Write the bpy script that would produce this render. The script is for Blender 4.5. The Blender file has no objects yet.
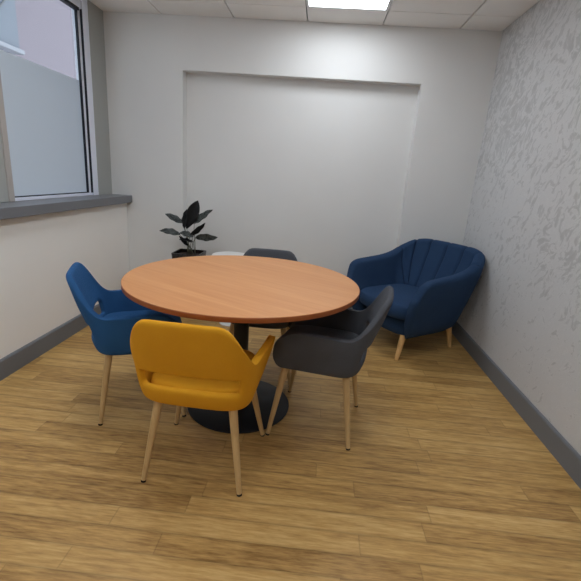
import bpy, bmesh, math, random
from mathutils import Vector, Matrix
import numpy as np
PI = math.pi
C = bpy.context.scene.collection
random.seed(4)

# ------------------------------------------------------------ room dimensions
A, B, H = 0.1347, 3.2226, 2.4651         # dwarf wall face, right wall face, ceiling height
YF = -5.9                             # wall behind the camera
TX0, TY0 = 0.4945, -0.2898            # ceiling grid origin
NX0, NX1, NZ, ND = 0.6692, 2.6617, 2.0607, 0.10   # niche in the back wall
SILLX, SILLZ, SILLD = 0.1907, 0.9935, 0.064
BBH = 0.122

# ------------------------------------------------------------ helpers
def srgb(r, g, b):
    f = lambda c: (c/255/12.92) if c/255 <= 0.04045 else ((c/255+0.055)/1.055)**2.4
    return (f(r), f(g), f(b), 1)

def link_mesh(name, me, m, parent=None):
    o = bpy.data.objects.new(name, me); C.objects.link(o)
    if m is not None:
        me.materials.clear(); me.materials.append(m)
    if parent: o.parent = parent
    return o

def obj(name, bm, m, parent=None, smooth=False, angle=None):
    me = bpy.data.meshes.new(name)
    bmesh.ops.recalc_face_normals(bm, faces=bm.faces)
    bm.to_mesh(me); bm.free()
    if smooth:
        for p in me.polygons: p.use_smooth = True
        if angle: me.set_sharp_from_angle(angle=math.radians(angle))
    return link_mesh(name, me, m, parent)

def thing(name, label, cat, loc=(0, 0, 0), rotz=0, group=None):
    o = bpy.data.objects.new(name, None); C.objects.link(o)
    o.empty_display_size = 0.1
    o.location = loc; o.rotation_euler = (0, 0, rotz)
    o['label'] = label; o['category'] = cat
    if group: o['group'] = group
    return o

def struct(name, bm, m, parent=None, **k):
    o = obj(name, bm, m, parent, **k)
    if parent is None: o['kind'] = 'structure'
    return o

def add_box(bm, x0, x1, y0, y1, z0, z1, bevel=0, seg=2):
    b = bmesh.new()
    bmesh.ops.create_cube(b, size=1)
    for v in b.verts:
        v.co = Vector(((x0+x1)/2+v.co.x*(x1-x0), (y0+y1)/2+v.co.y*(y1-y0), (z0+z1)/2+v.co.z*(z1-z0)))
    if bevel:
        bmesh.ops.bevel(b, geom=b.edges[:], offset=bevel, segments=seg, profile=0.5, affect='EDGES')
    me = bpy.data.meshes.new('t'); b.to_mesh(me); b.free()
    bm.from_mesh(me); bpy.data.meshes.remove(me)
    return bm

def box(*a, **k): return add_box(bmesh.new(), *a, **k)

def add_lathe(bm, prof, cx=0, cy=0, n=48):
    rings = []
    for r, z in prof:
        if r < 1e-6: rings.append([bm.verts.new((cx, cy, z))])
        else: rings.append([bm.verts.new((cx+r*math.cos(2*PI*k/n), cy+r*math.sin(2*PI*k/n), z)) for k in range(n)])
    for a, b in zip(rings, rings[1:]):
        for k in range(n):
            k2 = (k+1) % n
            if len(a) == 1 and len(b) == 1: continue
            if len(a) == 1: bm.faces.new((a[0], b[k], b[k2]))
            elif len(b) == 1: bm.faces.new((a[k], a[k2], b[0]))
            else: bm.faces.new((a[k], a[k2], b[k2], b[k]))
    return bm

def add_tube(bm, pts, rads, n=16, caps=True):
    pts = [Vector(p) for p in pts]
    rings = []
    for i, p in enumerate(pts):
        d = (pts[min(i+1, len(pts)-1)]-pts[max(i-1, 0)]).normalized()
        ref = Vector((0, 1, 0)) if abs(d.y) < 0.9 else Vector((1, 0, 0))
        u = d.cross(ref).normalized(); w = d.cross(u).normalized()
        r = rads[i] if isinstance(rads, (list, tuple)) else rads
        rings.append([bm.verts.new(p+u*r*math.cos(2*PI*k/n)+w*r*math.sin(2*PI*k/n)) for k in range(n)])
    for a, b in zip(rings, rings[1:]):
        for k in range(n):
            k2 = (k+1) % n
            bm.faces.new((a[k], a[k2], b[k2], b[k]))
    if caps:
        bm.faces.new(rings[0]); bm.faces.new(rings[-1])
    return bm

def interp(x, pts):
    """monotone smooth interpolation through (x, y) pairs"""
    if x <= pts[0][0]: return pts[0][1]
    if x >= pts[-1][0]: return pts[-1][1]
    n = len(pts)
    sl = [(pts[i+1][1]-pts[i][1])/(pts[i+1][0]-pts[i][0]) for i in range(n-1)]
    m = [sl[0]]+[0 if sl[i-1]*sl[i] <= 0 else 2*sl[i-1]*sl[i]/(sl[i-1]+sl[i]) for i in range(1, n-1)]+[sl[-1]]
    for i in range(n-1):
        if x <= pts[i+1][0]:
            h = pts[i+1][0]-pts[i][0]; t = (x-pts[i][0])/h
            return ((2*t**3-3*t*t+1)*pts[i][1]+(t**3-2*t*t+t)*h*m[i]+(-2*t**3+3*t*t)*pts[i+1][1]+(t**3-t*t)*h*m[i+1])

# ------------------------------------------------------------ materials
class NT:
    def __init__(s, name):
        s.m = bpy.data.materials.new(name); s.m.use_nodes = True
        s.t = s.m.node_tree; s.n = s.t.nodes; s.n.clear()
        s.out = s.n.new('ShaderNodeOutputMaterial')
    def add(s, typ, **kw):
        n = s.n.new(typ)
        for k, v in kw.items():
            if k.startswith('_'): setattr(n, k[1:], v)
        return n
    def L(s, a, b): s.t.links.new(a, b)
    def math(s, op, a, b=None, c=None):
        n = s.n.new('ShaderNodeMath'); n.operation = op
        for i, v in enumerate((a, b, c)):
            if v is None: continue
            if isinstance(v, (int, float)): n.inputs[i].default_value = v
            else: s.L(v, n.inputs[i])
        return n.outputs[0]
    def mixc(s, f, a, b, typ='MIX'):
        n = s.n.new('ShaderNodeMix'); n.data_type = 'RGBA'; n.blend_type = typ
        for sock, v in ((n.inputs[0], f), (n.inputs[6], a), (n.inputs[7], b)):
            if isinstance(v, (int, float)): sock.default_value = v
            elif isinstance(v, tuple): sock.default_value = v
            else: s.L(v, sock)
        return n.outputs[2]
    def coords(s, kind='Object', scale=(1, 1, 1), rot=(0, 0, 0)):
        tc = s.n.new('ShaderNodeTexCoord'); mp = s.n.new('ShaderNodeMapping')
        mp.inputs['Scale'].default_value = scale; mp.inputs['Rotation'].default_value = rot
        s.L(tc.outputs[kind], mp.inputs[0]); return mp.outputs[0]
    def noise(s, vec, scale, detail=3, rough=0.5, dist=0):
        n = s.n.new('ShaderNodeTexNoise'); n.inputs['Scale'].default_value = scale
        n.inputs['Detail'].default_value = detail; n.inputs['Roughness'].default_value = rough
        n.inputs['Distortion'].default_value = dist
        s.L(vec, n.inputs['Vector']); return n.outputs[0]
    def ramp(s, f, stops):
        n = s.n.new('ShaderNodeValToRGB')
        while len(n.color_ramp.elements) < len(stops): n.color_ramp.elements.new(0.5)
        for e, (p, c) in zip(n.color_ramp.elements, stops):
            e.position = p; e.color = c if isinstance(c, tuple) else (c, c, c, 1)
        s.L(f, n.inputs[0]); return n.outputs[0]
    def bsdf(s, col=None, rough=0.5, spec=0.5, **kw):
        b = s.n.new('ShaderNodeBsdfPrincipled')
        if isinstance(col, tuple): b.inputs['Base Color'].default_value = col
        elif col is not None: s.L(col, b.inputs['Base Color'])
        if isinstance(rough, (int, float)): b.inputs['Roughness'].default_value = rough
        else: s.L(rough, b.inputs['Roughness'])
        b.inputs['Specular IOR Level'].default_value = spec
        for k, v in kw.items(): b.inputs[k.replace('_', ' ')].default_value = v
        s.L(b.outputs[0], s.out.inputs[0]); return b
    def bump(s, b, h, strength=0.3, dist=0.01):
        n = s.n.new('ShaderNodeBump'); n.inputs['Strength'].default_value = strength
        n.inputs['Distance'].default_value = dist
        s.L(h, n.inputs['Height']); s.L(n.outputs[0], b.inputs['Normal'])

def painted(name, col, rough=0.6, bump=0.05, var=0.04, spec=0.3):
    t = NT(name); v = t.coords()
    n = t.noise(v, 2.2, 4)
    lo = tuple(c*(1-var) for c in col[:3])+(1,); hi = tuple(min(1, c*(1+var)) for c in col[:3])+(1,)
    b = t.bsdf(t.mixc(n, lo, hi), rough, spec)
    t.bump(b, t.noise(v, 220, 2), bump, 0.002)
    return t.m

def fabric(name, c0, c1, sheen=0.3):
    t = NT(name); v = t.coords('Object')
    n = t.noise(v, 9, 3); n2 = t.noise(v, 420, 2)
    f = t.math('ADD', t.math('MULTIPLY', n, 0.5), t.math('MULTIPLY', n2, 0.5))
    b = t.bsdf(t.mixc(f, c0, c1), 0.9, 0.2)
    b.inputs['Sheen Weight'].default_value = sheen; b.inputs['Sheen Roughness'].default_value = 0.5
    b.inputs['Sheen Tint'].default_value = c1
    w = t.add('ShaderNodeTexWave'); w.inputs['Scale'].default_value = 260; w.inputs['Distortion'].default_value = 2
    t.L(v, w.inputs[0])
    h = t.math('ADD', n2, t.math('MULTIPLY', w.outputs[1], 0.5))
    t.bump(b, h, 0.35, 0.002)
    return t.m

def wood(name, c0, c1, axis='z', rough=0.45, sc=1.0):
    t = NT(name)
    s = {'x': (1.3, 22, 22), 'y': (22, 1.3, 22), 'z': (22, 22, 1.3)}[axis]
    v = t.coords('Object', tuple(a*sc for a in s))
    n = t.noise(v, 2.2, 5, 0.6, 0.5); n2 = t.noise(v, 9, 3, 0.6)
    f = t.math('ADD', t.math('MULTIPLY', n, 0.7), t.math('MULTIPLY', n2, 0.3))
    f = t.ramp(f, [(0.3, 0.0), (0.7, 1.0)])
    t.bsdf(t.mixc(f, c0, c1), rough, 0.4)
    return t.m

def floor_mat():
    t = NT('oak_vinyl_planks')
    tc = t.n.new('ShaderNodeTexCoord'); sp = t.n.new('ShaderNodeSeparateXYZ'); t.L(tc.outputs['Object'], sp.inputs[0])
    X, Y = sp.outputs[0], sp.outputs[1]
    W, LN = 0.092, 0.92
    yy = t.math('DIVIDE', Y, W); row = t.math('FLOOR', yy); fy = t.math('SUBTRACT', yy, row)
    wn = t.n.new('ShaderNodeTexWhiteNoise'); wn.noise_dimensions = '1D'; t.L(row, wn.inputs['W'])
    xx = t.math('ADD', t.math('DIVIDE', X, LN), t.math('MULTIPLY', wn.outputs[0], 7.3))
    col = t.math('FLOOR', xx); fx = t.math('SUBTRACT', xx, col)
    cb = t.n.new('ShaderNodeCombineXYZ'); t.L(row, cb.inputs[0]); t.L(col, cb.inputs[1])
    w2 = t.n.new('ShaderNodeTexWhiteNoise'); w2.noise_dimensions = '3D'; t.L(cb.outputs[0], w2.inputs[0])
    rnd = w2.outputs[0]
    g = t.n.new('ShaderNodeCombineXYZ')
    t.L(t.math('ADD', t.math('MULTIPLY', X, 1.7), t.math('MULTIPLY', rnd, 37)), g.inputs[0])
    t.L(t.math('MULTIPLY', Y, 17), g.inputs[1]); t.L(t.math('MULTIPLY', rnd, 11), g.inputs[2])
    n1 = t.noise(g.outputs[0], 1.6, 5, 0.62, 0.7)
    g2 = t.n.new('ShaderNodeCombineXYZ')
    t.L(t.math('MULTIPLY', X, 13), g2.inputs[0]); t.L(t.math('MULTIPLY', Y, 110), g2.inputs[1]); t.L(rnd, g2.inputs[2])
    n2 = t.noise(g2.outputs[0], 1.0, 3, 0.6)
    f = t.math('ADD', t.math('ADD', t.math('MULTIPLY', n1, 0.50), t.math('MULTIPLY', n2, 0.50)), t.math('MULTIPLY', t.math('SUBTRACT', rnd, 0.5), 0.16))
    c = t.ramp(f, [(0.28, FL0), (0.52, FL1), (0.78, FL2)])
    e = t.math('MINIMUM', t.math('MULTIPLY', t.math('MINIMUM', fy, t.math('SUBTRACT', 1, fy)), W),
               t.math('MULTIPLY', t.math('MINIMUM', fx, t.math('SUBTRACT', 1, fx)), LN*2.5))
    ed = t.ramp(t.math('DIVIDE', e, 0.012), [(0.0, 0.66), (0.22, 0.84), (0.9, 1.0)])
    c = t.mixc(1.0, c, ed, 'MULTIPLY')
    r = t.ramp(n2, [(0.3, 0.36), (0.8, 0.5)])
    b = t.bsdf(c, r, 0.4)
    t.bump(b, t.math('ADD', t.math('MULTIPLY', n2, 0.4), ed), 0.12, 0.002)
    return t.m

def stucco_mat():
    """trowelled decorative plaster: smooth field with short darker curved strokes"""
    t = NT('trowelled_grey_plaster')
    v = t.coords('Object', (1, 1, 1), (-0.75, 0, 0))
    warp = t.n.new('ShaderNodeTexNoise'); warp.inputs['Scale'].default_value = 3.5; warp.inputs['Detail'].default_value = 2
    t.L(v, warp.inputs['Vector'])
    off = t.n.new('ShaderNodeVectorMath'); off.operation = 'SCALE'; off.inputs['Scale'].default_value = 0.22
    t.L(warp.outputs['Color'], off.inputs[0])
    ad = t.n.new('ShaderNodeVectorMath'); t.L(v, ad.inputs[0]); t.L(off.outputs[0], ad.inputs[1])
    mp = t.n.new('ShaderNodeMapping'); mp.inputs['Scale'].default_value = (1.3, 2.3, 1.25)
    t.L(ad.outputs[0], mp.inputs[0])
    a = t.noise(mp.outputs[0], 12, 5, 0.6, 0.7)
    b2 = t.noise(mp.outputs[0], 34, 3, 0.6, 0.5)
    big = t.noise(v, 1.5, 3)
    tc = t.n.new('ShaderNodeTexCoord'); sz = t.n.new('ShaderNodeSeparateXYZ'); t.L(tc.outputs['Object'], sz.inputs[0])
    low = t.math('MAXIMUM', t.math('MULTIPLY', t.math('SUBTRACT', 1.35, sz.outputs[2]), 0.075), 0.0)
    s = t.math('ADD', t.math('ADD', t.math('MULTIPLY', a, 0.8), t.math('MULTIPLY', b2, 0.2)), t.math('ADD', t.math('MULTIPLY', t.math('SUBTRACT', big, 0.50), 0.24), low))
    f = t.ramp(s, [(0.38, 1.0), (0.475, 0.6), (0.505, 0.0)])
    hi = t.ramp(s, [(0.505, 0.0), (0.52, 0.6), (0.56, 0.05), (0.75, 0.3)])
    c = t.mixc(f, PL1, PL0); c = t.mixc(hi, c, PL2)
    b = t.bsdf(c, t.ramp(s, [(0.42, 0.62), (0.5, 0.45)]), 0.35)
    t.bump(b, s, 0.25, 0.012)
    return t.m

def glass_mat():
    t = NT('clear_window_glass')
    tr = t.add('ShaderNodeBsdfTransparent'); tr.inputs[0].default_value = (0.93, 0.96, 0.97, 1)
    gl = t.add('ShaderNodeBsdfGlossy'); gl.inputs['Roughness'].default_value = 0.02
    mx = t.add('ShaderNodeMixShader'); mx.inputs[0].default_value = 0.05; t.L(tr.outputs[0], mx.inputs[1]); t.L(gl.outputs[0], mx.inputs[2])
    t.L(mx.outputs[0], t.out.inputs[0]); return t.m

def frost_mat():
    t = NT('frosted_window_film')
    tl = t.add('ShaderNodeBsdfTranslucent'); tl.inputs[0].default_value = FROST
    df = t.add('ShaderNodeBsdfPrincipled'); df.inputs['Base Color'].default_value = (0.55, 0.6, 0.62, 1); df.inputs['Roughness'].default_value = 0.45
    mx = t.add('ShaderNodeMixShader'); mx.inputs[0].default_value = 0.3
    t.L(tl.outputs[0], mx.inputs[1]); t.L(df.outputs[0], mx.inputs[2]); t.L(mx.outputs[0], t.out.inputs[0])
    return t.m

def emis(name, col, s):
    t = NT(name); e = t.add('ShaderNodeEmission'); e.inputs[0].default_value = col; e.inputs[1].default_value = s
    t.L(e.outputs[0], t.out.inputs[0]); return t.m

# palette ------------------------------------------------------
FL0, FL1, FL2 = srgb(136, 99, 54), srgb(192, 152, 91), srgb(222, 186, 124)
PL0, PL1, PL2 = srgb(184, 184, 185), srgb(204, 204, 205), srgb(216, 216, 217)
FROST = (0.86, 0.88, 0.90, 1)
LIGHT_S, WORLD_S, EXPO = 4.4, 0.80, 1.32

M = dict(
    wall=painted('white_wall_paint', srgb(221, 221, 220)),
    left=painted('warm_white_wall_paint', srgb(244, 241, 237)),
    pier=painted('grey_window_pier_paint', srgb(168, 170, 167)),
    stucco=stucco_mat(), floor=floor_mat(),
    tile=painted('ceiling_tile_white', srgb(244, 243, 241), 0.85, 0.12),
    tbar=painted('ceiling_grid_shadow_gap', srgb(118, 118, 118), 0.6),
    tframe=painted('light_frame_white', srgb(225, 226, 228), 0.4),
    skirt=painted('dark_grey_skirting_paint', srgb(114, 117, 122), 0.4, 0.03),
    sill=painted('grey_sill_laminate', srgb(116, 118, 123), 0.32, 0.02),
    frame=painted('pale_grey_window_frame', srgb(232, 236, 250), 0.35, 0.02),
    mull=painted('beige_grey_mullion', srgb(176, 170, 165), 0.4, 0.02),
    gasket=painted('black_rubber_gasket', srgb(28, 31, 42), 0.5, 0.02),
    glass=glass_mat(), frost=frost_mat(),
    diffuser=emis('lit_led_diffuser', (0.89, 0.945, 1.0, 1), LIGHT_S),
    tabletop=wood('beech_laminate_top', srgb(200, 135, 83), srgb(217, 157, 105), 'x', 0.42, 0.35),
    tableedge=wood('beech_table_edge_band', srgb(150, 84, 46), srgb(168, 98, 56), 'x', 0.45, 0.5),
    black=painted('black_powder_coated_steel', srgb(36, 38, 42), 0.38, 0.03),
    leg=wood('pale_oak_turned_leg', srgb(182, 148, 100), srgb(208, 176, 126), 'z', 0.45),
    sofaleg=wood('honey_oak_sofa_leg', srgb(205, 160, 100), srgb(226, 184, 126), 'z', 0.42),
    cap=painted('dark_rubber_foot_cap', srgb(52, 44, 38), 0.6),
    yellow=fabric('mustard_yellow_fabric', srgb(200, 136, 20), srgb(226, 164, 42)),
    blue=fabric('petrol_blue_fabric', srgb(32, 72, 118), srgb(48, 96, 146)),
    grey=fabric('charcoal_grey_fabric', srgb(64, 66, 71), srgb(90, 92, 98)),
    navy=fabric('navy_blue_fabric', srgb(30, 50, 79), srgb(45, 70, 102)),
    seam=fabric('dark_navy_seam', srgb(10, 18, 38), srgb(14, 24, 46), 0.0),
    soil=painted('dark_potting_soil', srgb(44, 34, 28), 0.95, 0.6),
    stem=painted('olive_leaf_stem', srgb(96, 96, 80), 0.5),
    white=painted('white_lacquer', srgb(222, 221, 218), 0.35, 0.02),
    render=painted('pale_pink_outdoor_render', srgb(143, 136, 146), 0.8, 0.1),
    clad=painted('pale_blue_outdoor_cladding', srgb(126, 134, 146), 0.6, 0.05),
    ledge=painted('white_outdoor_ledge', srgb(160, 164, 174), 0.6, 0.05),
    paving=painted('grey_outdoor_paving', srgb(150, 150, 150), 0.8, 0.2),
)
def pot_mat():
    t = NT('black_brown_marbled_pot'); v = t.coords()
    n = t.noise(v, 9, 4, 0.6, 2.0)
    t.bsdf(t.ramp(n, [(0.45, srgb(16, 15, 16)), (0.56, srgb(48, 36, 32)), (0.64, srgb(20, 18, 19))]), 0.25, 0.5)
    return t.m
M['pot'] = pot_mat()
def leaf_mat(name, c0, c1):
    t = NT(name); v = t.coords()
    n = t.noise(v, 38, 3, 0.6, 1.0)
    b = t.bsdf(t.mixc(t.ramp(n, [(0.4, 0.0), (0.6, 1.0)]), c0, c1), 0.6, 0.25)
    return t.m
M['leaf'] = leaf_mat('patterned_grey_green_leaf', srgb(40, 44, 43), srgb(84, 88, 86))
M['darkleaf'] = leaf_mat('near_black_leaf', srgb(10, 10, 12), srgb(18, 19, 21))

# ------------------------------------------------------------ room shell
struct('floor', box(-0.02, B+0.1, YF-0.1, ND+0.1, -0.1, 0), M['floor'])
# ceiling: lay-in tiles with shadow gaps, kept in one mesh
LIGHTS = [(2, 0), (0, 2), (2, 3), (0, 5), (2, 6), (0, 8)]     # (column, row) panel cells; all but the first added unseen to brighten the room
bm = bmesh.new(); gap = 0.0045
xs = [TX0+0.6*k for k in range(-1, 6)]; ys = [TY0-0.6*k for k in range(-1, 11)]
def cell(v): return v
for i in range(len(xs)-1):
    for j in range(len(ys)-1):
        if (i-1, j-1) in LIGHTS: continue
        x0, x1 = max(xs[i]+gap, 0.002), min(xs[i+1]-gap, B-0.002)
        y1, y0 = min(ys[j]-gap, -0.002), max(ys[j+1]+gap, YF+0.002)
        if x1-x0 < 0.02 or y1-y0 < 0.02: continue
        add_box(bm, x0, x1, y0, y1, H, H+0.02, 0.002, 1)
struct('ceiling', bm, M['tile'])
struct('trim_1', box(-0.1, B+0.1, YF-0.1, ND+0.1, H+0.021, H+0.06), M['tbar'])['label'] = 'dark ceiling grid behind the tile gaps'
# back wall with a shallow niche
bm = bmesh.new()
add_box(bm, -0.1, NX0, 0, ND+0.12, 0, H+0.02)
add_box(bm, NX1, B+0.12, 0, ND+0.12, 0, H+0.02)
add_box(bm, NX0, NX1, 0, ND+0.12, NZ, H+0.02)
add_box(bm, NX0, NX1, ND, ND+0.12, 0, NZ)
struct('wall_back', bm, M['wall'])
struct('wall_right', box(B, B+0.12, YF-0.1, 0, 0, H+0.02), M['stucco'])
struct('wall_front', box(-0.1, B, YF-0.1, YF, 0, H+0.02), M['wall'])
# left dwarf wall, pier between window and back wall, wall beyond the window
WY0, WY1 = -3.35, -0.232        # window extent along y
struct('wall_left', box(-0.08, A, YF, 0, 0, SILLZ-SILLD), M['left'])
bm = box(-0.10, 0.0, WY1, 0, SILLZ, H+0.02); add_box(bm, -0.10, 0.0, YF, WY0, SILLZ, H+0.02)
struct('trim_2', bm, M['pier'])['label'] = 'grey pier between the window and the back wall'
struct('trim_3', box(-0.08, SILLX, YF, 0, SILLZ-SILLD, SILLZ, bevel=0.004), M['sill'])['label'] = 'dark grey window sill ledge'
def skirting(name, pts):
    """extrude a chamfered skirting profile; pts: wall line start, end, inward normal"""
    (a, b, n) = pts; a, b, n = Vector(a), Vector(b), Vector(n)
    prof = [(0, 0), (0.014, 0), (0.014, BBH-0.012), (0.010, BBH-0.004), (0.004, BBH), (0, BBH)]
    bm = bmesh.new()
    r = [[bm.verts.new(p+n*d+Vector((0, 0, z))) for d, z in prof] for p in (a, b)]
    for k in range(len(prof)):
        k2 = (k+1) % len(prof); bm.faces.new((r[0][k], r[0][k2], r[1][k2], r[1][k]))
    bm.faces.new(r[0]); bm.faces.new(r[1])
    return struct(name, bm, M['skirt'])
skirting('baseboard_left', ((A, YF, 0), (A, 0, 0), (1, 0, 0)))
skirting('baseboard_right', ((B, YF, 0), (B, 0, 0), (-1, 0, 0)))
skirting('baseboard_back', ((A+0.014, 0, 0), (NX0, 0, 0), (0, -1, 0)))
skirting('baseboard_niche', ((NX0, ND, 0), (NX1, ND, 0), (0, -1, 0)))
skirting('baseboard_corner', ((NX1, 0, 0), (B-0.014, 0, 0), (0, -1, 0)))

# ------------------------------------------------------------ window
FZ = 1.872                     # top of the frosted film
HZ = 2.372                    # window head
w = box(-0.07, 0.0, WY1-0.078, WY1, SILLZ, H, bevel=0.003)      # jamb by the pier
add_box(w, -0.07, -0.022, WY1-0.108, WY1-0.0782, SILLZ, H, bevel=0.002)
add_box(w, -0.07, -0.012, WY0, WY0+0.08, SILLZ, H, bevel=0.003)
add_box(w, -0.07, -0.012, WY0+0.08, WY1-0.082, SILLZ, SILLZ+0.022, bevel=0.003)
add_box(w, -0.07, -0.012, WY0+0.08, WY1-0.079, HZ, H-0.001, bevel=0.003)
win = struct('window_1', w, M['frame'])
obj('mullion', box(-0.07, 0.004, -1.280, -1.236, SILLZ+0.001, H-0.001, bevel=0.003), M['mull'], win)
pst = obj('post', box(-0.07, -0.004, -1.350, -1.2805, SILLZ+0.001, H-0.001, bevel=0.003), M['pier'], win)
pst['label'] = 'darker grey post behind the mullion'
obj('mullion', box(-0.07, 0.012, -2.34, -2.28, SILLZ+0.001, H-0.001, bevel=0.003), M['mull'], win)
g = box(-0.0215, -0.004, WY1-0.0818, WY1-0.0785, SILLZ+0.022, HZ)
add_box(g, -0.046, -0.024, WY1-0.1118, WY1-0.1085, SILLZ+0.022, HZ)
add_box(g, -0.043, -0.006, -1.235, WY1-0.114, HZ-0.02, HZ-0.0005)
add_box(g, -0.043, -0.02, -1.235, WY1-0.114, SILLZ+0.0225, SILLZ+0.028)
obj('gasket', g, M['gasket'], win)
for y0, y1 in ((-1.236, WY1-0.1085), (-2.28, -1.350), (WY0+0.08, -2.34)):
    obj('window_pane', box(-0.052, -0.046, y0, y1, SILLZ+0.022, HZ), M['glass'], win)
    obj('frosted_film', box(-0.045, -0.044, y0, y1, SILLZ+0.022, FZ), M['frost'], win)

# ------------------------------------------------------------ outside
b1 = box(-5.3, -3.0, -2.05, 6.0, -3, 9)
o = obj('neighbouring_building', b1, M['render']); o['label'] = 'pale pink rendered building wall seen through the clear upper window'; o['category'] = 'building'
wg = thing('building_wing', 'pale blue clad building wing with white ledge at top left of the window', 'building', (-2.7, -4, 2.5))
obj('cladding', box(-0.2, 0.1, -3, 6.56, 0.24, 6.5), M['clad'], wg)
obj('ledge', box(-0.2, 0.16, -3, 6.58, 0.18, 0.239, bevel=0.01), M['ledge'], wg)
obj('sloping_trim', add_tube(bmesh.new(), [(0.11, 5.4, -0.05+0.24), (0.11, 6.0, 0.42), (0.11, 6.56, 1.02)], 0.012, 8), M['skirt'], wg)
struct('trim_4', box(-12, -0.2, -12, 8, -3.2, -3.01), M['paving'])['label'] = 'ground outside'

# ------------------------------------------------------------ ceiling lights: back panel plus added unseen ones
for k, (ci, rj) in enumerate(LIGHTS):
    x0 = TX0+0.6*ci; y1 = TY0-0.6*rj
    t = thing('ceiling_light', ['square lit ceiling panel nearest the back wall',
              'added unseen ceiling panel, first from the back on the window side', 'added unseen ceiling panel, second from the back in the middle row',
              'added unseen ceiling panel, second from the back on the window side', 'added unseen ceiling panel, third from the back in the middle row',
              'added unseen ceiling panel on the window side farthest from the back wall'][k],
              'ceiling light', (x0+0.3, y1-0.3, H), 0)
    f = bmesh.new(); e = 0.296; q = 0.276
    for a in ((-e, e, q, e), (-e, e, -e, -q), (-e, -q, -q, q), (q, e, -q, q)):
        add_box(f, a[0], a[1], a[2], a[3], -0.004, 0.015)
    obj('light_frame', f, M['tframe'], t)
    obj('diffuser', box(-q, q, -q, q, 0.002, 0.012), M['diffuser'], t)

# ------------------------------------------------------------ round table
TXC, TYC, TR, TZ = 1.5667, -1.6996, 0.5932, 0.745
t = thing('round_table', 'round beech-topped meeting table on a black pedestal base', 'table', (TXC, TYC, 0), 0)
top = add_lathe(bmesh.new(), [(0, TZ-0.024), (TR-0.012, TZ-0.024), (TR-0.0015, TZ-0.0235), (TR-0.0015, TZ-0.0012), (TR-0.003, TZ), (0, TZ)], n=128)
obj('tabletop', top, M['tabletop'], t, True, 30).rotation_euler = (0, 0, -0.5)
ed = add_lathe(bmesh.new(), [(TR-0.0014, TZ-0.0235), (TR, TZ-0.0225), (TR, TZ-0.002), (TR-0.0014, TZ-0.0012)], n=128)
obj('edge_band', ed, M['tableedge'], t, True, 60)
col = add_lathe(bmesh.new(), [(0, 0.02), (0.055, 0.02), (0.055, 0.035), (0.0405, 0.045), (0.0405, TZ-0.05), (0, TZ-0.05)], n=48)
obj('column', col, M['black'], t, True, 30).location = (-0.008, 0.010, 0)
sp = add_lathe(bmesh.new(), [(0, TZ-0.05), (0.09, TZ-0.05), (0.09, TZ-0.04), (0, TZ-0.04)])
for k in range(4):
    b = box(0.05, 0.40, -0.02, 0.02, TZ-0.0395, TZ-0.0245, bevel=0.003)
    b.transform(Matrix.Rotation(PI/4+k*PI/2, 4, 'Z'))
    me = bpy.data.meshes.new('t'); b.to_mesh(me); b.free(); sp.from_mesh(me); bpy.data.meshes.remove(me)
obj('top_bracket', sp, M['black'], t, True, 30)
bs = add_lathe(bmesh.new(), [(0, 0), (0.283, 0), (0.286, 0.003), (0.286, 0.008), (0.278, 0.013), (0.16, 0.019), (0, 0.022)], n=96)
obj('base_plate', bs, M['black'], t, True, 40).location = (-0.008, 0.016, 0)

# ------------------------------------------------------------ upholstered armchair (dining)
def u_curve(n_pts, ycorner, pw, front=1.0):
    """unit U: half-width 1, y from +front (tips) to -1 (rear); returns arc-parametrised points for s in [-1,1]"""
    pts = []
    K = 400
    for i in range(K+1):                       # rear centre -> corner
        a = PI/2*(1-i/K)
        pts.append((abs(math.cos(a))**(2/pw), ycorner-(1+ycorner)*abs(math.sin(a))**(2/pw)))
    for i in range(1, K+1): pts.append((1.0, ycorner+(front-ycorner)*i/K))
    return pts

def resample(pts, sx, sy):
    d = [0]
    for a, b in zip(pts, pts[1:]): d.append(d[-1]+math.hypot((a[0]-b[0])*sx, (a[1]-b[1])*sy))
    tot = d[-1]
    P = np.array(pts); D = np.array(d)/tot
    return lambda t: (float(np.interp(t, D, P[:, 0])), float(np.interp(t, D, P[:, 1])))

CH_U = resample(u_curve(0, -0.30, 4.2), 0.25, 0.26)
HW = [(0.367, 0.186), (0.376, 0.214), (0.395, 0.226), (0.47, 0.238), (0.55, 0.243), (0.60, 0.245), (0.70, 0.236), (0.78, 0.233)]
RR = [(0.367, 0.176), (0.376, 0.202), (0.395, 0.216), (0.47, 0.236), (0.55, 0.256), (0.61, 0.279), (0.765, 0.326)]
FR = [(0.367, 0.145), (0.376, 0.172), (0.395, 0.190), (0.44, 0.203), (0.50, 0.194), (0.55, 0.175), (0.60, 0.148), (0.82, 0.145)]
TOP = [(0, 0.765), (0.20, 0.764), (0.25, 0.750), (0.285, 0.722), (0.325, 0.665), (0.36, 0.612), (0.395, 0.582), (0.43, 0.575), (0.56, 0.581), (0.82, 0.591), (0.90, 0.587), (0.96, 0.562), (1.0, 0.51)]

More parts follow.
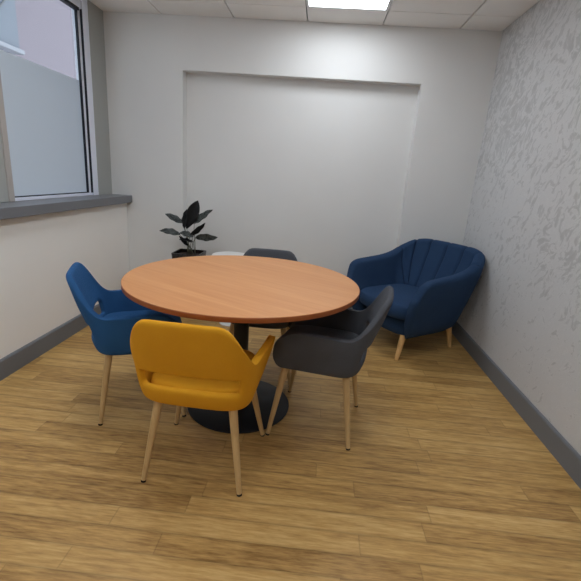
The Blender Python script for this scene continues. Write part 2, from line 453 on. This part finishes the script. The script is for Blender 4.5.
def chair_shell():
    tt = [0, 0.07, 0.13, 0.18, 0.22, 0.26, 0.295, 0.325, 0.36, 0.40, 0.43, 0.47, 0.53, 0.60, 0.68, 0.76, 0.83, 0.89, 0.94, 0.975, 1.0]
    ss = [-x for x in tt[:0:-1]]+tt
    zr = [0.367, 0.376, 0.395, 0.432, 0.460, 0.482, 0.506, 0.530, 0.552]
    nt = 6
    bm = bmesh.new(); cols = []
    for s in ss:
        t = abs(s); T = interp(t, TOP)
        ux, uy = CH_U(t); c = []
        k = min(1.0, (T-0.367)/(0.574-0.367))
        zs = [0.367+(z-0.367)*k for z in zr]
        for i in range(1, nt+1): zs.append(zs[8]+(T-zs[8])*i/nt)
        for z in zs:
            x = ux*interp(z, HW)*(1 if s >= 0 else -1)
            y = uy*(interp(z, FR) if uy > 0 else interp(z, RR))
            fl = min(1, max(0, (y+0.20)/0.30)); x *= 1+0.13*fl*fl*(3-2*fl)*min(1, max(0, (z-0.42)/0.18))   # arms flare outwards
            c.append(bm.verts.new((x, y, z)))
        cols.append(c)
    nz = len(cols[0]); n = len(ss)
    for i in range(n-1):
        tm = (abs(ss[i])+abs(ss[i+1]))/2
        sm = (ss[i]+ss[i+1])/2
        for j in range(nz-1):
            if tm < 0.295 and 4 <= j < 7: continue
            f = bm.faces.new((cols[i][j], cols[i+1][j], cols[i+1][j+1], cols[i][j+1]))
            if tm < 0.415: f.material_index = 0 if j >= 6 else 1
            else: f.material_index = 2 if sm < 0 else 3
            if 0.295 <= tm < 0.415: f.material_index = 0 if j >= 4 else 1
    bmesh.ops.recalc_face_normals(bm, faces=bm.faces)
    me = bpy.data.meshes.new('shell'); bm.to_mesh(me); bm.free()
    for k in range(4): me.materials.append(M['grey'])
    o = bpy.data.objects.new('shell_tmp', me); C.objects.link(o)
    # outward normal check
    p = me.polygons[len(me.polygons)//2]
    so = o.modifiers.new('s', 'SOLIDIFY'); so.thickness = 0.031; so.use_even_offset = True
    ctr = p.center; outw = p.normal.dot(Vector((ctr.x, ctr.y, 0)).normalized()) > 0
    so.offset = -1 if outw else 1
    su = o.modifiers.new('u', 'SUBSURF'); su.levels = 2; su.render_levels = 2
    bpy.context.view_layer.update()
    ev = o.evaluated_get(bpy.context.evaluated_depsgraph_get())
    full = bpy.data.meshes.new_from_object(ev)
    bpy.data.objects.remove(o)
    for q in full.polygons: q.use_smooth = True
    return full

def split_by_index(full, k, name):
    vn = [v.normal.copy() for v in full.vertices]
    idx = {}; vs = []; fs = []; ns = []
    for p in full.polygons:
        if p.material_index != k: continue
        f = []
        for vi in p.vertices:
            if vi not in idx: idx[vi] = len(vs); vs.append(full.vertices[vi].co.copy()); ns.append(vn[vi])
            f.append(idx[vi])
        fs.append(f)
    me = bpy.data.meshes.new(name); me.from_pydata(vs, [], fs); me.update()
    for p in me.polygons: p.use_smooth = True
    me.normals_split_custom_set_from_vertices(ns)
    return me

FULL = chair_shell()
PARTS = [split_by_index(FULL, k, n) for k, n in enumerate(('backrest', 'seat_shell', 'armrest', 'armrest'))]

def seat_cushion_bm(U, hw, rear, front, z0, z1, crown=0.012, n=64, roll=0.03):
    """closed padded slab whose plan is a rounded U with a straight soft front"""
    bm = bmesh.new(); ring_def = []
    prof = [(0.80, z0), (0.955, z0+0.004), (0.99, z0+0.016), (1.0, (z0+z1)/2), (0.985, z1-0.016), (0.94, z1-0.004), (0.86, z1), (0.6, z1+crown*0.5), (0.3, z1+crown*0.9)]
    for sc, z in prof:
        r = []
        for i in range(n):
            a = 2*PI*i/n; c, s = math.cos(a), math.sin(a)
            e = 2/4.0
            x = math.copysign(abs(c)**e, c)*hw; y = math.copysign(abs(s)**e, s)
            y = y*front if y > 0 else y*rear
            r.append(bm.verts.new((x*sc, y*sc, z)))
        ring_def.append(r)
    for a, b in zip(ring_def, ring_def[1:]):
        for i in range(n):
            j = (i+1) % n; bm.faces.new((a[i], a[j], b[j], b[i]))
    bm.faces.new(ring_def[0])
    c = bm.verts.new((0, 0, z1+crown))
    for i in range(n): bm.faces.new((ring_def[-1][i], ring_def[-1][(i+1) % n], c))
    return bm

def make_chair(name, label, fab):
    r = thing(name, label, 'chair')
    for k, n in enumerate(('backrest', 'seat_shell', 'armrest', 'armrest')):
        link_mesh(n, PARTS[k].copy(), fab, r)
    obj('seat_cushion', seat_cushion_bm(None, 0.205, 0.205, 0.218, 0.374, 0.468), fab, r, True)
    for sx in (-1, 1):
        for sy in (-1, 1):
            xt, yt = 0.152*sx, 0.148*sy
            xb, yb = (0.206 if sy < 0 else 0.227)*sx, 0.205*sy
            P = lambda f: (xt+(xb-xt)*f, yt+(yb-yt)*f, 0.380*(1-f))
            lg = obj('leg', add_tube(bmesh.new(), [P(0), P(0.3), P(0.6), P(0.975)], [0.0185, 0.0165, 0.0138, 0.0105], 20), M['leg'], r, True, 50)
            cp = bmesh.new()
            add_tube(cp, [P(0.976), P(0.985), (xb, yb, 0.0005)], [0.0100, 0.0112, 0.0105], 16)
            obj('foot_cap', cp, M['cap'], lg, True, 50)
    return r
def put(o, x, y, ang):           # ang = facing direction
    o.location = (x, y, 0); o.rotation_euler = (0, 0, ang-PI/2)

ch = make_chair('dining_armchair', 'mustard yellow fabric armchair with open slot in its back, nearest the camera', M['yellow']); put(ch, 1.500, -2.150, PI/2-0.040)
ch = make_chair('dining_armchair', 'petrol blue fabric armchair at the table beside the window wall', M['blue']); put(ch, 1.020, -1.738, math.radians(24))
ch = make_chair('dining_armchair', 'charcoal grey fabric armchair at the right of the table, in front of the blue armchair', M['grey']); put(ch, 1.998, -1.755, math.radians(170))
ch = make_chair('dining_armchair', 'charcoal grey fabric armchair on the far side of the table, only its back top showing', M['grey']); put(ch, 1.608, -1.236, -PI/2)

# ------------------------------------------------------------ navy tub sofa in the corner
SX, SY, SANG = 2.718, -0.508, math.radians(216)
sofa = thing('tub_armchair', 'wide navy blue tub armchair with channelled back in the far right corner', 'armchair', (SX, SY, 0), SANG-PI/2)
SF_U = resample(u_curve(0, -0.15, 3.4), 0.42, 0.40)
S_HW = [(0.17, 0.275), (0.22, 0.305), (0.35, 0.345), (0.55, 0.396), (0.68, 0.420), (0.82, 0.428)]
S_RR = [(0.17, 0.275), (0.22, 0.300), (0.35, 0.335), (0.55, 0.370), (0.82, 0.415)]
S_FR = [(0.17, 0.295), (0.22, 0.315), (0.35, 0.345), (0.50, 0.370), (0.60, 0.375), (0.82, 0.37)]
S_TOP = [(0, 0.828), (0.18, 0.826), (0.30, 0.808), (0.42, 0.755), (0.54, 0.697), (0.66, 0.670), (0.80, 0.656), (0.90, 0.645), (0.955, 0.620), (0.985, 0.562), (1.0, 0.52)]
def sofa_pt(s, z, inset):
    t = abs(s); e = 1e-3
    def P(q):
        ux, uy = SF_U(min(max(q, 0), 1))
        return Vector((ux*interp(z, S_HW), uy*(interp(z, S_FR) if uy > 0 else interp(z, S_RR)), z))
    p = P(t); d = (P(t+e)-P(t-e)).normalized(); nrm = Vector((d.y, -d.x, 0))   # points outward for t>0 half
    if nrm.dot(Vector((p.x, p.y, 0))) < 0: nrm = -nrm
    p = p-nrm*inset
    if s < 0: p.x = -p.x
    return p
def smooth01(x): x = min(1, max(0, x)); return x*x*(3-2*x)
NCH = 6; BK = 0.45; 
def groove(s):
    if abs(s) > BK+0.03: return 0
    u = (s+BK)/(2*BK)*NCH; d = abs(u-round(u))
    if round(u) < 0 or round(u) > NCH: return 0
    return max(0, 1-d/0.11)
def bulge(s):
    if abs(s) >= BK: return 0
    u = (s+BK)/(2*BK)*NCH; f = u-math.floor(u)
    return (math.sin(PI*f))**0.6
def sofa_parts():
    N = 241
    cols = []
    verts = []; faces = []
    prof_n = 0
    for i in range(N):
        s = -1+2*i/(N-1)
        t = abs(s); T = interp(t, S_TOP)
        th = 0.088*(1-0.25*smooth01((t-0.85)/0.15)) - 0.010*smooth01((0.5-t)/0.2)
        zb = 0.175; c = []
        for k in range(0, 13):                      # outer face, bottom to shoulder
            z = zb+(T-th*0.45-zb)*k/12
            ins = 0.02*(1-min(1, k/1.0))
            c.append(sofa_pt(s, z, ins))
        for k in range(1, 10):                      # rolled rim
            a = PI*k/10
            b_ = bulge(s)*0.006*smooth01((a-0.6)/1.5)
            g = groove(s)*0.010*smooth01((a-0.5)/0.8)
            z = T-th*0.45+math.sin(a)*(th*0.45-g)
            c.append(sofa_pt(s, z, th/2-math.cos(a)*(th/2)+(b_-g)*(0.3 if a < PI/2 else 1)))
        zi = 0.30
        for k in range(0, 13):                      # inner face down behind the cushion
            z = (T-th*0.45)+(zi-(T-th*0.45))*k/12
            pad = 0.11*smooth01(k/13)*smooth01((0.55-t)/0.15)
            c.append(sofa_pt(s, z, th+pad+bulge(s)*0.006-groove(s)*0.012))
        cols.append(c)
    # end caps of the arms are closed by rounding the last columns
    n = len(cols[0])
    def build(name, i0, i1, cap0, cap1, mat=None):
        bm = bmesh.new()
        V = [[bm.verts.new(p) for p in c] for c in cols[i0:i1+1]]
        for a, b in zip(V, V[1:]):
            for k in range(n-1): bm.faces.new((a[k], a[k+1], b[k+1], b[k]))
            bm.faces.new((a[n-1], a[0], b[0], b[n-1]))
        if cap0: fan(bm, V[0], -1)
        if cap1: fan(bm, V[-1], 1)
        return bm
    def fan(bm, ring, sgn):
        # softly domed front of the arm
        cen = sum((v.co for v in ring), Vector())/len(ring)
        prev = ring
        for f, push in ((0.90, 0.014), (0.65, 0.024), (0.3, 0.028)):
            cur = [bm.verts.new(cen+(v.co-cen)*f+Vector((0, push, 0))) for v in ring]
            for k in range(len(ring)):
                k2 = (k+1) % len(ring); bm.faces.new((prev[k], prev[k2], cur[k2], cur[k]))
            prev = cur
        cc = bm.verts.new(cen+Vector((0, 0.029, 0)))
        for k in range(len(ring)): bm.faces.new((prev[k], prev[(k+1) % len(ring)], cc))
    ia = round((1-0.50)*(N-1)/2); ib = (N-1)-ia
    obj('armrest', build('armrest', 0, ia, True, False), M['navy'], sofa, True, 70)
    bk = obj('backrest', build('backrest', ia, ib, False, False), M['navy'], sofa, True, 70)
    obj('armrest', build('armrest', ib, N-1, False, True), M['navy'], sofa, True, 70)
    # stitched seams in the channel grooves
    for k in range(NCH+1):
        s = -BK+2*BK*k/NCH; i = round((s+1)*(N-1)/2)
        pts = [cols[i][j]+Vector((0, 0, 0)) for j in range(15, n-3)]
        obj('seam', add_tube(bmesh.new(), pts, 0.0022, 6), M['seam'], bk, True)
sofa_parts()
obj('seat_base', seat_cushion_bm(None, 0.275, 0.25, 0.30, 0.172, 0.312, 0.0), M['navy'], sofa, True)
def rounded_cushion():
    bm = seat_cushion_bm(None, 0.305, 0.25, 0.378, 0.314, 0.428, 0.018, 72)
    return bm
obj('seat_cushion', rounded_cushion(), M['navy'], sofa, True)
for sx in (-1, 1):
    for sy in (-1, 1):
        xt, yt = 0.205*sx, (0.262 if sy > 0 else -0.262)
        xb, yb = (0.228*sx, 0.326) if sy > 0 else (0.226*sx, -0.297)
        obj('leg', add_tube(bmesh.new(), [(xt, yt, 0.18), ((xt+xb)/2, (yt+yb)/2, 0.09), (xb, yb, 0.0)], [0.024, 0.020, 0.0145], 24), M['sofaleg'], sofa, True, 50)

# ------------------------------------------------------------ plant in tall pot
PX, PY, PZ = 0.835, -0.30, 0.585
pl = thing('potted_plant', 'dark-leaved potted plant in a black pot behind the table', 'plant', (PX, PY, 0), 0)
def ring_box(bm, prof):
    """square planter wall: profile of (half width, z), rounded corners"""
    rings = []
    for h, z in prof:
        r = []
        for q in range(4):
            for a in (0, 15, 30, 45, 60, 75, 90):
                an = math.radians(a+90*q); c = min(0.02, h*0.3)
                cx_, cy_ = [(1, 1), (-1, 1), (-1, -1), (1, -1)][q]
                r.append(bm.verts.new((cx_*(h-c)+c*math.cos(an), cy_*(h-c)+c*math.sin(an), z)))
        rings.append(r)
    for a, b in zip(rings, rings[1:]):
        for k in range(len(a)): bm.faces.new((a[k], a[(k+1) % len(a)], b[(k+1) % len(a)], b[k]))
    bm.faces.new(rings[0]); bm.faces.new(rings[-1])
    return bm
RIM = 0.572; POTX = -0.012
obj('pot', ring_box(bmesh.new(), [(0.090, 0), (0.095, 0.006), (0.119, RIM-0.03), (0.122, RIM-0.004), (0.120, RIM), (0.110, RIM), (0.108, RIM-0.04)]), M['pot'], pl, True, 35).location.x = POTX
obj('soil', ring_box(bmesh.new(), [(0.1075, RIM-0.0395), (0.1075, RIM-0.03), (0.06, RIM-0.022)]), M['soil'], pl, True, 50).location.x = POTX
K = 0.00148
def leaf(base, tip, width, tilt, mat, depth=0.0, droop=0.02, shape=0.9):
    b = Vector(base); t_ = Vector(tip); ax = (t_-b); Ln = ax.length; ax.normalize()
    face = Vector((0, -1, 0.35)).normalized(); side = ax.cross(face).normalized()
    side = (Matrix.Rotation(tilt, 3, ax) @ side); nr = side.cross(ax).normalized()
    bm = bmesh.new(); R_ = []; n = 14
    for i in range(n+1):
        f = i/n
        w_ = width*0.5*(math.sin(PI*f**shape))**0.75 if 0 < i < n else 0.0015
        mid = b+ax*Ln*f+Vector((0, 0, -1))*droop*(f*f)+nr*0
        row = []
        for j in range(-3, 4):
            q = j/3
            row.append(bm.verts.new(mid+side*w_*q+nr*(abs(q)*w_*0.28+0.004*math.sin(f*18)*q*q)))
        R_.append(row)
    for a, c in zip(R_, R_[1:]):
        for j in range(6): bm.faces.new((a[j], a[j+1], c[j+1], c[j]))
    bmesh.ops.remove_doubles(bm, verts=bm.verts, dist=1e-5)
    ext = bmesh.ops.solidify(bm, geom=bm.faces[:], thickness=0.0012)
    o = obj('leaf', bm, mat, pl, True)
    # stem from the soil to the leaf base
    r0 = Vector((random.uniform(-0.035, 0.035)+POTX+0.02, random.uniform(-0.03, 0.03), RIM-0.026))
    m1 = r0.lerp(b, 0.5)+Vector((-(b.x-r0.x)*0.15, 0, 0.02))
    obj('stem', add_tube(bmesh.new(), [r0, r0.lerp(m1, 0.5)+Vector((0, 0, 0.004)), m1, m1.lerp(b, 0.5), b+ax*0.01], [0.0036, 0.0033, 0.003, 0.0026, 0.002], 8), M['stem'], o, True)
def zz(zx, zy, y=0.0): return ((zx-212)*K, y, PZ+(350-zy)*K)
leaf(zz(192, 225, -.02), zz(250, 60, .02), 0.105, 0.25, M['darkleaf'], shape=1.15, droop=0)
leaf(zz(183, 222, -.03), zz(190, 112, -.01), 0.070, -0.5, M['darkleaf'], droop=0)
leaf(zz(168, 195, .0), zz(62, 147, .0), 0.062, 0.5, M['leaf'], droop=0.0)
leaf(zz(228, 195, .0), zz(336, 105, .02), 0.075, -0.5, M['leaf'], droop=0)
leaf(zz(162, 258, -.05), zz(48, 225, -.08), 0.075, 0.7, M['leaf'], droop=0.02)
leaf(zz(248, 268, -.04), zz(382, 235, -.06), 0.075, 0.8, M['leaf'], droop=0.03)
leaf(zz(218, 262, -.06), zz(310, 178, -.06), 0.050, 0.9, M['darkleaf'], droop=0)
leaf(zz(242, 262, -.06), zz(168, 230, -.10), 0.060, 0.6, M['leaf'], droop=0.015)
leaf(zz(240, 292, -.06), zz(172, 268, -.12), 0.050, 0.9, M['darkleaf'], droop=0.01)
leaf(zz(205, 320, -.04), zz(160, 262, -.07), 0.034, 0.4, M['darkleaf'], droop=0.0)

# ------------------------------------------------------------ white round side table
st = thing('side_table', 'small white round side table beside the potted plant', 'side table', (1.224, -0.44, 0), 0)
obj('tabletop', add_lathe(bmesh.new(), [(0, 0.580), (0.156, 0.580), (0.160, 0.584), (0.160, 0.597), (0.156, 0.602), (0, 0.602)], n=64), M['white'], st, True, 40)
obj('column', add_lathe(bmesh.new(), [(0, 0.012), (0.022, 0.012), (0.018, 0.05), (0.018, 0.5795), (0, 0.5795)], n=24), M['white'], st, True, 40)
obj('base_plate', add_lathe(bmesh.new(), [(0, 0), (0.085, 0), (0.085, 0.006), (0.03, 0.0118), (0, 0.0118)], n=48), M['white'], st, True, 40)

# ------------------------------------------------------------ light, camera
wd = bpy.data.worlds.new('overcast'); bpy.context.scene.world = wd; wd.use_nodes = True
bg = wd.node_tree.nodes['Background']; bg.inputs[0].default_value = (0.90, 0.94, 1.0, 1); bg.inputs[1].default_value = WORLD_S

F_, cx, cy, cz, yaw, pitch, roll = 406.0236, 1.9255, -3.7201, 1.2777, 0.0576, 0.2776, 0.0710
f = Vector((-math.sin(yaw)*math.cos(pitch), math.cos(yaw)*math.cos(pitch), -math.sin(pitch)))
r = Vector((math.cos(yaw), math.sin(yaw), 0)); u = r.cross(f)
r2 = r*math.cos(roll)+u*math.sin(roll); u2 = -r*math.sin(roll)+u*math.cos(roll)
cam = bpy.data.cameras.new('camera'); co = bpy.data.objects.new('camera', cam); C.objects.link(co)
co.matrix_world = Matrix(((r2.x, u2.x, -f.x, cx), (r2.y, u2.y, -f.y, cy), (r2.z, u2.z, -f.z, cz), (0, 0, 0, 1)))
cam.sensor_width = 36; cam.lens = F_/581*36; cam.clip_start = 0.02
S = bpy.context.scene; S.camera = co
S.view_settings.view_transform = 'Standard'; S.view_settings.look = 'None'
S.view_settings.gamma = 1; S.view_settings.use_curve_mapping = False; S.view_settings.exposure = EXPO
